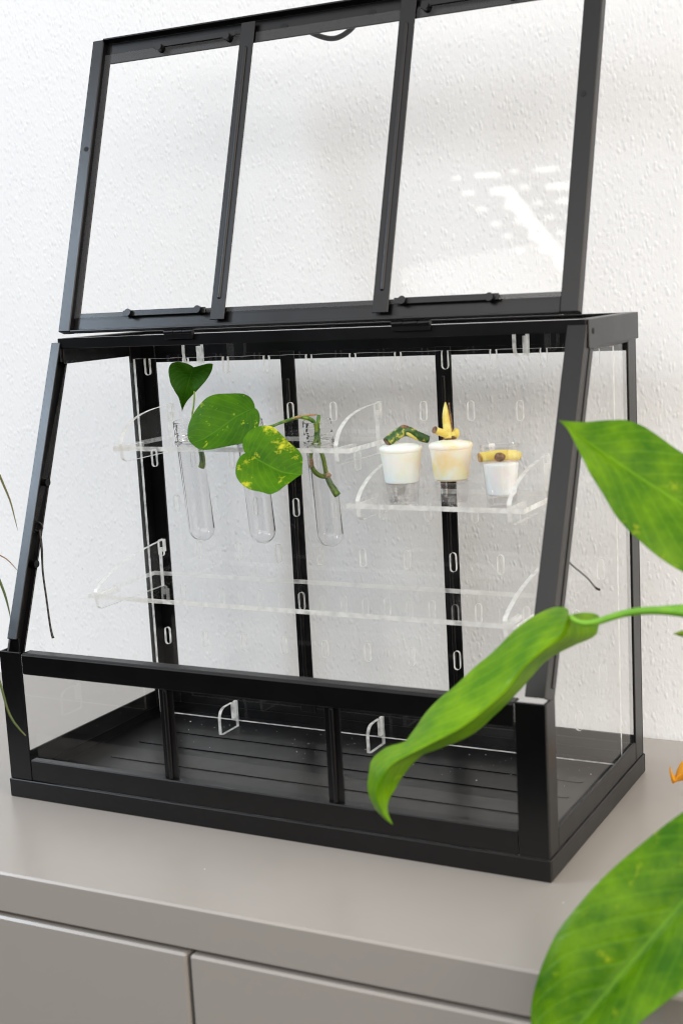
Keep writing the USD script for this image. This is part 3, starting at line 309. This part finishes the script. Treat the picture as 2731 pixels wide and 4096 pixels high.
for x0 in (0.1508, 0.2895):
    q = put('mullion', bx(x0, x0+0.0128, 0.0088, 0.2485, 0.0048, 0.0060, 0.0004, FL), 'metal', LID)
    r_ = trimesh.creation.capsule(height=0.2, radius=0.0017, count=[8, 10]); r_.apply_transform(trimesh.transformations.rotation_matrix(-np.pi/2, [1, 0, 0])); r_.apply_translation([x0+0.0066, 0.1265, 0.0058]); r_.apply_transform(FL); put('bead', r_, 'metal', q, smooth=40)
def lidpt(x, t, n): return FL[:3, 3]+FL[:3, :3]@np.array([x, t, n])
for x, t in ((0.0733, 0.0172), (0.1392, 0.0173), (0.3132, 0.0171), (0.3798, 0.0165), (0.0737, 0.2385), (0.1386, 0.2388), (0.3101, 0.2385), (0.3766, 0.238)):
    put('clip', cat_([rod(lidpt(x, t, 0.0014), lidpt(x, t, 0.0078), 0.0030, 18), bx(x-0.0042, x+0.0042, t-0.0008, t+0.0008, 0.0045, 0.0056, 0, FL)]), 'metal', LID, smooth=40)
for a, b, t in ((0.067, 0.1455, 0.0172), (0.067, 0.1455, 0.2412), (0.306, 0.386, 0.0172), (0.306, 0.386, 0.2412)):
    put('retaining_strip', bx(a, b, t-0.0023, t+0.0023, 0.0047, 0.0053, 0.0002, FL), 'metal', LID)
for x in (0.188, 0.2638):
    cap = LineString([(x-0.0016, 0.2425), (x+0.0016, 0.2425)]).buffer(0.0019, quad_segs=5); me = trimesh.creation.extrude_polygon(cap, 0.0003, engine='earcut'); me.apply_translation([0, 0, 0.00145]); me.apply_transform(FL); put('slot', me, 'hole', LID)
for x, t in ((0.0121, 0.158), (0.4362, 0.1564)):
    put('screw_hole', rod(lidpt(x, t, 0.0065), lidpt(x, t, 0.00725), 0.0021, 20), 'hole', LID)
hp = np.array([lidpt(x, t, n) for x, t, n in ((0.1985, 0.246, -0.001), (0.202, 0.2425, -0.009), (0.211, 0.2385, -0.014), (0.2235, 0.2358, -0.016), (0.236, 0.2385, -0.014), (0.245, 0.2425, -0.009), (0.2485, 0.246, -0.001))])*1000
put('handle', sweep(hp, 2.1), 'metal', LID, smooth=True)
for x0, x1 in ((0.108, 0.1345), (0.305, 0.335)):
    hz = [rod([a, YR-0.0022, H+0.0018], [b, YR-0.0022, H+0.0018], 0.0021, 14) for a, b in ((x0, x0+0.009), (x0+0.0095, x1-0.0095), (x1-0.009, x1))]
    put('hinge', cat_(hz+[bx(x0, x1, YR-0.003, YR-0.001, H-0.0035, H+0.001, 0.0003)]), 'metal', GH, smooth=40)

# ---------------------------------------------------------------- clear acrylic insert
YP, TH = 0.187, 0.003
panel = sbox(0.0137, 0.0142, 0.4405, 0.3325)
for r, z in enumerate((0.326, 0.286, 0.246, 0.206, 0.166, 0.126, 0.086, 0.046)):
    for k in range(11 if r % 2 == 0 else 10):
        x = (0.0275 if r % 2 == 0 else 0.0475)+0.04*k
        panel = panel.difference(LineString([(x, z-0.0052), (x, z+0.0052)]).buffer(0.0026, quad_segs=3))
panel = panel if panel.geom_type == 'Polygon' else max(panel.geoms, key=lambda q: q.area)
PN = thing('slotted_panel', 'tall clear acrylic back panel full of upright slots inside the greenhouse', 'acrylic panel', (0.227, YP, 0.0142))
slab('sheet', panel, XZ(YP+TH), TH, PN)
def arc(p0, p1, p2, n=14):
    t = np.linspace(0, 1, n)[:, None]; return ((1-t)**2*np.array(p0)+2*t*(1-t)*np.array(p1)+t*t*np.array(p2)).tolist()
def shelf(name, label, x0, x1, bxs, zs, yF, ctl, holes=()):
    zt = zs-0.0215; S = thing(name, label, 'shelf', ((x0+x1)/2, YP-0.04, zt))
    pl_ = sbox(x0, yF, x1, YP-0.0003)
    for hx, hy, hr in holes: pl_ = pl_.difference(Point(hx, hy).buffer(hr, quad_segs=10))
    for bx_ in bxs: pl_ = pl_.difference(sbox(bx_-0.0016, yF-0.001, bx_+0.0016, yF+0.03))
    slab('plate', pl_, XY(zt-0.0037), 0.0037, S)
    y0 = yF+0.001
    prof = [(YP-0.0003, zs-0.0345), (y0+0.004, zs-0.0345), (y0, zs-0.0315), (y0-0.0015, zt+0.002)] + arc((y0, zt+0.0045), (y0+ctl[0]*(YP-y0), zt+ctl[1]*(zs+0.0055-zt)), (YP-0.004, zs+0.0055)) + [(YP+0.0062, zs+0.0065), (YP+0.0065, zs-0.0045), (YP+0.0035, zs-0.0045), (YP+0.0032, zs-0.0005), (YP-0.0003, zs-0.0005)]
    for x in bxs: slab('bracket', Polygon(prof), YZ(x-0.0017), 0.0034, S)
    return S, zt
TY = 0.1475
tube_x = (0.0937, 0.153, 0.2155)
SH1, z1 = shelf('tube_shelf', 'short clear acrylic shelf at upper left with round holes holding three test tubes', 0.0395, 0.2585, (0.0475, 0.2475), 0.287, 0.1155, (0.12, 0.95), [(x, TY, 0.0118) for x in tube_x])
SH2, z2 = shelf('cup_shelf', 'clear acrylic shelf at right carrying the three little plant cups', 0.2575, 0.3985, (0.2675, 0.3875), 0.2465, 0.108, (0.2, 0.85))
SH3, z3 = shelf('long_shelf', 'long empty clear acrylic shelf, lowest of the three', 0.0195, 0.3965, (0.0275, 0.3875), 0.1665, 0.0925, (0.3, 0.8))
def clip_poly(flip):
    p = Polygon([(0.1655, 0.0), (0.1935, 0.0), (0.1935, 0.0235), (YP+TH+0.0003, 0.0235), (YP+TH+0.0003, 0.0085), (YP-0.0003, 0.0085), (YP-0.0003, 0.0235), (0.176, 0.0235)] + arc((0.176, 0.0235), (0.1655, 0.0235), (0.1655, 0.013), 7)[1:])
    return p if not flip else affinity.scale(p, 1, -1, origin=(0, 0))
F1 = thing('acrylic_clip', 'clear acrylic D-shaped foot under the slotted panel, nearer the left front corner post', 'acrylic clip', (0.0918, YP, 0.0071))
slab('body', affinity.translate(clip_poly(False), 0, 0.0071), YZ(0.0903), 0.003, F1)
copy(F1, (0.2354, YP, 0.0071), 'clear acrylic D-shaped foot under the slotted panel, beside the long front leaf', 'acrylic clip')
HG = thing('acrylic_clip', 'clear acrylic hook hanging the slotted panel from the roof just above the heart-shaped leaf', 'acrylic clip', (0.0815, YP, 0.351))
slab('body', affinity.translate(clip_poly(True), 0, 0.3505), YZ(0.08), 0.003, HG)
copy(HG, (0.3732, YP, 0.351), 'clear acrylic hook hanging the slotted panel from the roof near the right sloping post', 'acrylic clip')

# ---------------------------------------------------------------- test tubes
def tube_profile():
    ro_, ri = 0.0107, 0.0099; L = 0.103; out, inn = [], []
    for t in np.linspace(0, np.pi/2, 14): out.append((ro_*math.sin(t), ro_*(1-math.cos(t))))
    out += [(ro_, L-0.0188), (0.0122, L-0.0180), (0.0122, L-0.0166), (0.0113, L-0.0158), (0.0112, L-0.0125), (0.0117, L-0.0115), (0.0117, L-0.0103), (0.0112, L-0.0093), (0.0112, L-0.0062), (0.0117, L-0.0052), (0.0117, L-0.0040), (0.0113, L-0.0030), (0.0114, L-0.0004), (0.0111, L)]
    for t in np.linspace(np.pi/2, 0, 14): inn.append((ri*math.sin(t), 0.0009+ri*(1-math.cos(t))))
    return out+[(0.0106, L), (0.0104, L-0.0004), (0.0103, L-0.016), (ri, L-0.022)]+inn, L
prof, TL = tube_profile()
tl0 = (tube_x[0], TY, z1)
T1 = thing('test_tube', 'clear round-bottomed test tube at left holding the cut stem below the heart-shaped leaf', 'test tube', tl0, 'test tubes hanging in the upper left shelf')
tm = lathe(prof, 48); tm.apply_translation([0, 0, -(TL-0.0182)]); tm.apply_transform(trimesh.transformations.rotation_matrix(math.radians(6.0), [1, 0, 0])); tm.apply_transform(trimesh.transformations.rotation_matrix(math.radians(-0.6), [0, 1, 0])); tm.apply_translation(tl0)
put('glass_body', tm, 'tube', T1, smooth=40)
copy(T1, (tube_x[1], TY, z1), 'clear test tube whose top is hidden behind the two largest hanging leaves', 'test tube', 'test tubes hanging in the upper left shelf')
copy(T1, (tube_x[2], TY, z1), 'clear test tube with a bent brown and green vine stem standing inside', 'test tube', 'test tubes hanging in the upper left shelf')

# ---------------------------------------------------------------- cuttings in the tubes
C1 = thing('vine_cutting', 'cut pothos stem in the left tube bearing a heart-shaped leaf and a broad oval leaf', 'plant cutting', (0.0998, 0.1526, 0.2437))
put('stem', sweep(np.array(TAB['stem_heart'])[3:], [0.8, 1.0, 1.5, 2.3, 2.6]), 'stem', C1, smooth=True)
q = leaf('leaf', 'leaf_dark', C1, 'heart', bulge=0.12, label='small dark heart-shaped leaf')
put('petiole', sweep(np.array(TAB['stem_heart'])[:4], 0.75), 'stem', q, smooth=True)
q = leaf('leaf', 'leaf_mid', C1, 'oval', bulge=0.10, wav=0.03, label='broad oval mid-green leaf with a few pale flecks')
put('petiole', sweep(TAB['stem_oval'], [0.9, 1.0, 1.1, 1.2, 1.5, 1.8]), 'stem', q, smooth=True)
C2 = thing('vine_cutting', 'pothos cutting with one yellow-marbled leaf, its arching stalk bent down into the third tube', 'plant cutting', (0.2273, 0.1511, 0.2236))
sm = np.array(TAB['stem_marbled'])
q = leaf('leaf', 'leaf_marbled', C2, 'marbled', bulge=0.10, wav=0.02, label='leaf marbled with bright yellow')
put('petiole', sweep(sm[:10], [1.0, 1.0, 1.1, 1.2, 1.3, 1.4, 1.6, 1.7, 1.7, 1.6]), 'stem', q, smooth=True)
put('stem', sweep(TAB['stem_cut'], [1.5, 1.5, 1.5, 1.6, 1.7, 2.0, 2.4, 3.0]), 'stem', C2, smooth=True)
put('side_shoot', sweep(sm[9:], [1.6, 1.7, 1.7, 1.7, 1.9, 1.9, 1.6]), 'stem', C2, smooth=True)
put('node', trimesh.creation.icosphere(2, 0.0031).apply_scale([1.2, 1, 0.8]).apply_translation(np.array(TAB['stem_cut'][5])/1000), 'tan', C2, smooth=True, label='brown swollen joint')
put('node', sweep([sm[12]+[0, -0.4, 1.0], sm[12]+[0.5, -0.4, -2], sm[13]+[-1, -0.4, 0.5]], [2.0, 2.2, 2.0]), 'tan', C2, smooth=True)
put('sheath', sweep(TAB['sheath'], [0.35, 0.8, 0.8, 0.5]), 'tan', C2, smooth=True)

# ---------------------------------------------------------------- cups
cups = ((0.2935, 0.132), (0.3322, 0.136), (0.3705, 0.138))
def cup_prof(r0, r1, h, t=0.0008, foot=0.0012):
    return [(0, foot), (r0-0.0012, foot), (r0-0.001, 0), (r0, 0), (r1, h-0.001), (r1+0.0006, h), (r1-t, h), (r1-t-0.0001, h-0.0015)]
CU = thing('plastic_cup', 'small clear plastic cup under the white insert with the arched green cutting', 'cup', (*cups[0], z2+0.0002), 'clear cups on the right shelf')
put('cup_wall', lathe(cup_prof(0.0112, 0.0126, 0.0140), 40, (*cups[0], z2+0.0002)), 'cup', CU, smooth=30)
copy(CU, (*cups[1], z2+0.0002), 'small clear plastic cup under the yellowed insert with the upright spear', 'cup', 'clear cups on the right shelf')
C3 = thing('plastic_cup', 'clear plastic cup packed with white filling, nearest the right sloping post', 'cup', (*cups[2], z2+0.0002), 'clear cups on the right shelf')
put('cup_wall', lathe(cup_prof(0.0108, 0.0146, 0.041), 40, (*cups[2], z2+0.0002)), 'cup', C3, smooth=30)
fill = thing('white_filling', 'white planting filling inside the right-hand clear cup under the yellow stem piece', 'filling', (*cups[2], z2+0.005))
put('plug', lathe([(0, 0.0045), (0.009, 0.0045), (0.0107, 0.006), (0.0127, 0.0268), (0.0122, 0.0284), (0.005, 0.0292), (0, 0.0288)], 36, (*cups[2], z2)), 'white', fill, smooth=40)
for i, (lab, m) in enumerate((('white flared insert holding the arched green cutting', 'insert'), ('yellowed white flared insert holding the upright yellow spear', 'insert2'))):
    zb = z2+(0.0128, 0.0155)[i]; hh = (0.0275, 0.0270)[i]
    I = thing('cup_insert', lab, 'insert', (*cups[i], zb))
    put('bowl', lathe([(0, 0), (0.0112, 0), (0.0128, 0.0013), (0.0155, hh-0.0035), (0.0160, hh-0.0030), (0.0163, hh-0.0014), (0.0158, hh), (0.0152, hh+0.0004), (0.0143, hh-0.0008), (0.0135, hh+0.0008), (0.007, hh+0.0022), (0, hh+0.0026)], 44, (*cups[i], zb)), m, I, smooth=35)
A = thing('stem_cutting', 'arched green and yellow stem piece lying on the white insert', 'stem cutting', np.array(TAB['node_arch'][3])/1000)
na_ = np.array(TAB['node_arch']); na_[:, 2] -= 0.6
put('stem', sweep(na_, [3.8, 4.0, 4.0, 4.2, 3.9, 3.6, 3.4, 2.9], 14), 'stem_striped', A, smooth=True)
put('cut_end', sweep([na_[0]+(na_[0]-na_[1])*0.03, na_[0]+(na_[0]-na_[1])*0.09], 3.75, 16), 'brown', A, smooth=40)
put('cut_end', sweep([na_[-1]+(na_[-1]-na_[-2])*0.02, na_[-1]+(na_[-1]-na_[-2])*0.1], [2.4, 1.9], 14), 'brown', A, smooth=40)
put('node', sweep([na_[3]+[-3, -0.8, 1.6], na_[3]+[0, -0.8, 2.6], na_[4]+[1, -0.8, 2.0]], [1.4, 2.3, 1.3]), 'brown', A, smooth=True)
put('underside', sweep([na_[3]+[0.5, -1.6, -0.8], na_[4]+[1, -1.8, -1.2], na_[5]+[0, -1.8, -1.4], na_[6]+[0, -1.6, -1.0]], [1.2, 1.9, 1.9, 1.4]), 'yellow', A, smooth=True, label='yellow underside')
B = thing('stem_cutting', 'yellow stem piece with an upright pointed spear standing in the yellowed insert', 'stem cutting', np.array(TAB['node_spear'][0])/1000)
sp = np.array(TAB['node_spear'])
put('spear', sweep(sp, [3.1, 3.2, 2.9, 2.2, 1.2, 0.35], 14), 'yellow', B, smooth=True)
st = np.array(TAB['node_stub'])
put('stem', sweep(st, [2.7, 2.8, 3.0, 2.6], 14), 'yellow', B, smooth=True)
put('cut_end', sweep([st[0]+(st[0]-st[1])*0.02, st[0]+(st[0]-st[1])*0.12], 2.75, 16), 'brown', B, smooth=40)
put('sheath', sweep(sp[:5]+np.array([[1.2, 1.8, -1.0], [2.2, 1.5, 0], [2.8, 1.5, 0], [2.6, 1.5, 1], [2.2, 1.5, 2]]), [1.2, 1.3, 1.1, 0.8, 0.5]), 'brown', B, smooth=True)
put('node', sweep([st[2]+[-3, -0.5, -2.8], st[2]+[0.4, -0.8, -2.6], st[3]+[0.4, -0.6, -2.2]], [1.2, 1.8, 1.4]), 'brown', B, smooth=True)
put('bud', trimesh.creation.icosphere(2, 0.0033).apply_scale([0.8, 0.8, 1.1]).apply_translation((st[3]+np.array([0.8, 0.4, 1.2]))/1000), 'yellow', B, smooth=True)
E_ = thing('stem_cutting', 'short yellow stem piece lying flat across the right-hand cup', 'stem cutting', np.array(TAB['node_log'][2])/1000)
lg = np.array(TAB['node_log'])+[0, 0, 2.2]
put('stem', sweep(lg, [3.5, 3.7, 3.8, 3.8, 3.7], 16), 'yellow', E_, smooth=True)
put('cut_end', sweep([lg[0]+(lg[0]-lg[1])*0.01, lg[0]+(lg[0]-lg[1])*0.07], 3.5, 16), 'tan', E_, smooth=40)
put('cut_end', sweep([lg[-1]+(lg[-1]-lg[-2])*0.01, lg[-1]+(lg[-1]-lg[-2])*0.06], 3.6, 16), 'brown', E_, smooth=40)
put('node', trimesh.creation.icosphere(2, 0.0034).apply_scale([1.3, 0.9, 1.0]).apply_translation((lg[2]+np.array([1.6, -3.0, -1.0]))/1000), 'brown', E_, smooth=True, label='dark brown bud scar')
put('node', sweep([lg[3]+[-0.6, -1.5, 3.3], lg[3]+[-0.2, -2.6, 2.6], lg[3]+[0, -3.6, 1.2]], 0.5), 'brown', E_, smooth=True)

# ---------------------------------------------------------------- plants in front and beside
PL = thing('trailing_plant', 'big trailing pothos plant reaching in front of the greenhouse from the right', 'potted vine', np.array(TAB['vine'][-1])/1000)
put('vine', sweep(TAB['vine'], 3.0), 'stem_front', PL, smooth=True)
q = leaf('leaf', 'leaf_front', PL, 'front_upper', thick=0.45, bulge=0.14, wav=0.02, label='large leaf pointing left beside the right post'); put('petiole', sweep(TAB['petiole_upper'], 2.0), 'stem_front', q, smooth=True)
q = leaf('leaf', 'leaf_bright', PL, 'front_long', thick=0.45, bulge=0.08, na=60, label='long folded bright leaf hanging across the front corner'); put('petiole', sweep(TAB['petiole_long'], [1.5, 1.8, 2.0, 2.1, 2.4, 2.7, 2.8, 2.9]), 'stem_front', q, smooth=True)
q = leaf('leaf', 'leaf_front', PL, 'front_big', thick=0.45, bulge=0.16, wav=0.03, na=60, label='biggest leaf at the lower right over the cabinet edge'); put('petiole', sweep(TAB['petiole_big'], 2.2), 'stem_front', q, smooth=True)
q = leaf('leaf', 'leaf_tip', PL, 'front_tip', thick=0.45, label='yellow-green leaf tip at the right edge'); put('petiole', sweep(TAB['petiole_tip'], 1.5), 'stem_front', q, smooth=True)
put('petiole', sweep(TAB['petiole_second'], [1.2, 1.8, 2.2, 2.4]), 'leaf_tip' if 0 else 'stem_front', PL, smooth=True)
WL = thing('withered_leaf', 'curled orange withered leaf just right of the greenhouse above the cabinet', 'leaf', np.array(TAB['withered'][5][1])/1000)
leaf('blade', 'leaf_withered', WL, 'withered', thick=0.4, bulge=0.2)
SPD = thing('thin_leaved_plant', 'plant with thin arching brownish green leaves at the left edge', 'plant', (-0.16, 0.1, 0.0))
for i, (k, r, m) in enumerate((('blade0', [1.3, 1.2, 1.1, 1.0, 0.8, 0.55, 0.35, 0.12], 'blade'), ('blade1', [0.6, 0.6, 0.55, 0.5, 0.4, 0.2], 'blade_dry'), ('blade2', [1.3, 1.3, 1.2, 1.1, 0.8, 0.4, 0.15], 'blade'), ('blade3', [0.9, 0.9, 0.9, 0.85, 0.8, 0.7, 0.4], 'blade'))):
    P = np.array(TAB[k]); root = np.array([[-165+8*i, 95-12*i, 2], [-160+4*i, 98, 0.45*P[0][2]+90]]) if i != 3 else np.array([[-150, 40, 2], [-80, -10, 150], [0, -48, 165]])
    b_ = sweep(np.vstack([root, P]), np.r_[[r[0]]*len(root), r], 8); put('leaf', b_, m, SPD, smooth=True)
# a few crumbs of dust on the cabinet and tray
dust = []
for k in range(114):
    if k < 110: x, y, z, r = rng.uniform(0.03, 0.42), D-abs(rng.normal(0, 0.035))-0.022, 0.0071, abs(rng.normal(0, 0.00022))+0.00012
    else: x, y, z, r = rng.uniform(-0.1, 0.7), rng.uniform(-0.10, -0.005) if rng.random() < 0.7 else rng.uniform(0.23, 0.28), 0.0001, 0.0004
    m_ = trimesh.creation.icosphere(0, r); m_.apply_scale([1, rng.uniform(0.6, 1.6), 0.5]); m_.apply_translation([x, y, z]); dust.append(m_)
dp = put('dust_specks', cat_(dust), 'speck', kind='stuff', label='tiny pale dust specks on the tray and the cabinet top', category='dust')
# ---------------------------------------------------------------- the sunlit window behind the camera, mirrored in the open lid
WN = thing('window', 'sunlit window behind the camera seen only as bright patches mirrored in the lid', 'window', (-0.93, -2.6, 2.3))
for pg in WIN:
    me = trimesh.creation.extrude_polygon(Polygon(pg).buffer(0), 0.004, engine='earcut'); me.apply_transform(frame([0, -2.6, 0], [1, 0, 0], [0, 0, 1], [0, -1, 0])); put('light_gap', me, 'daylight', WN)
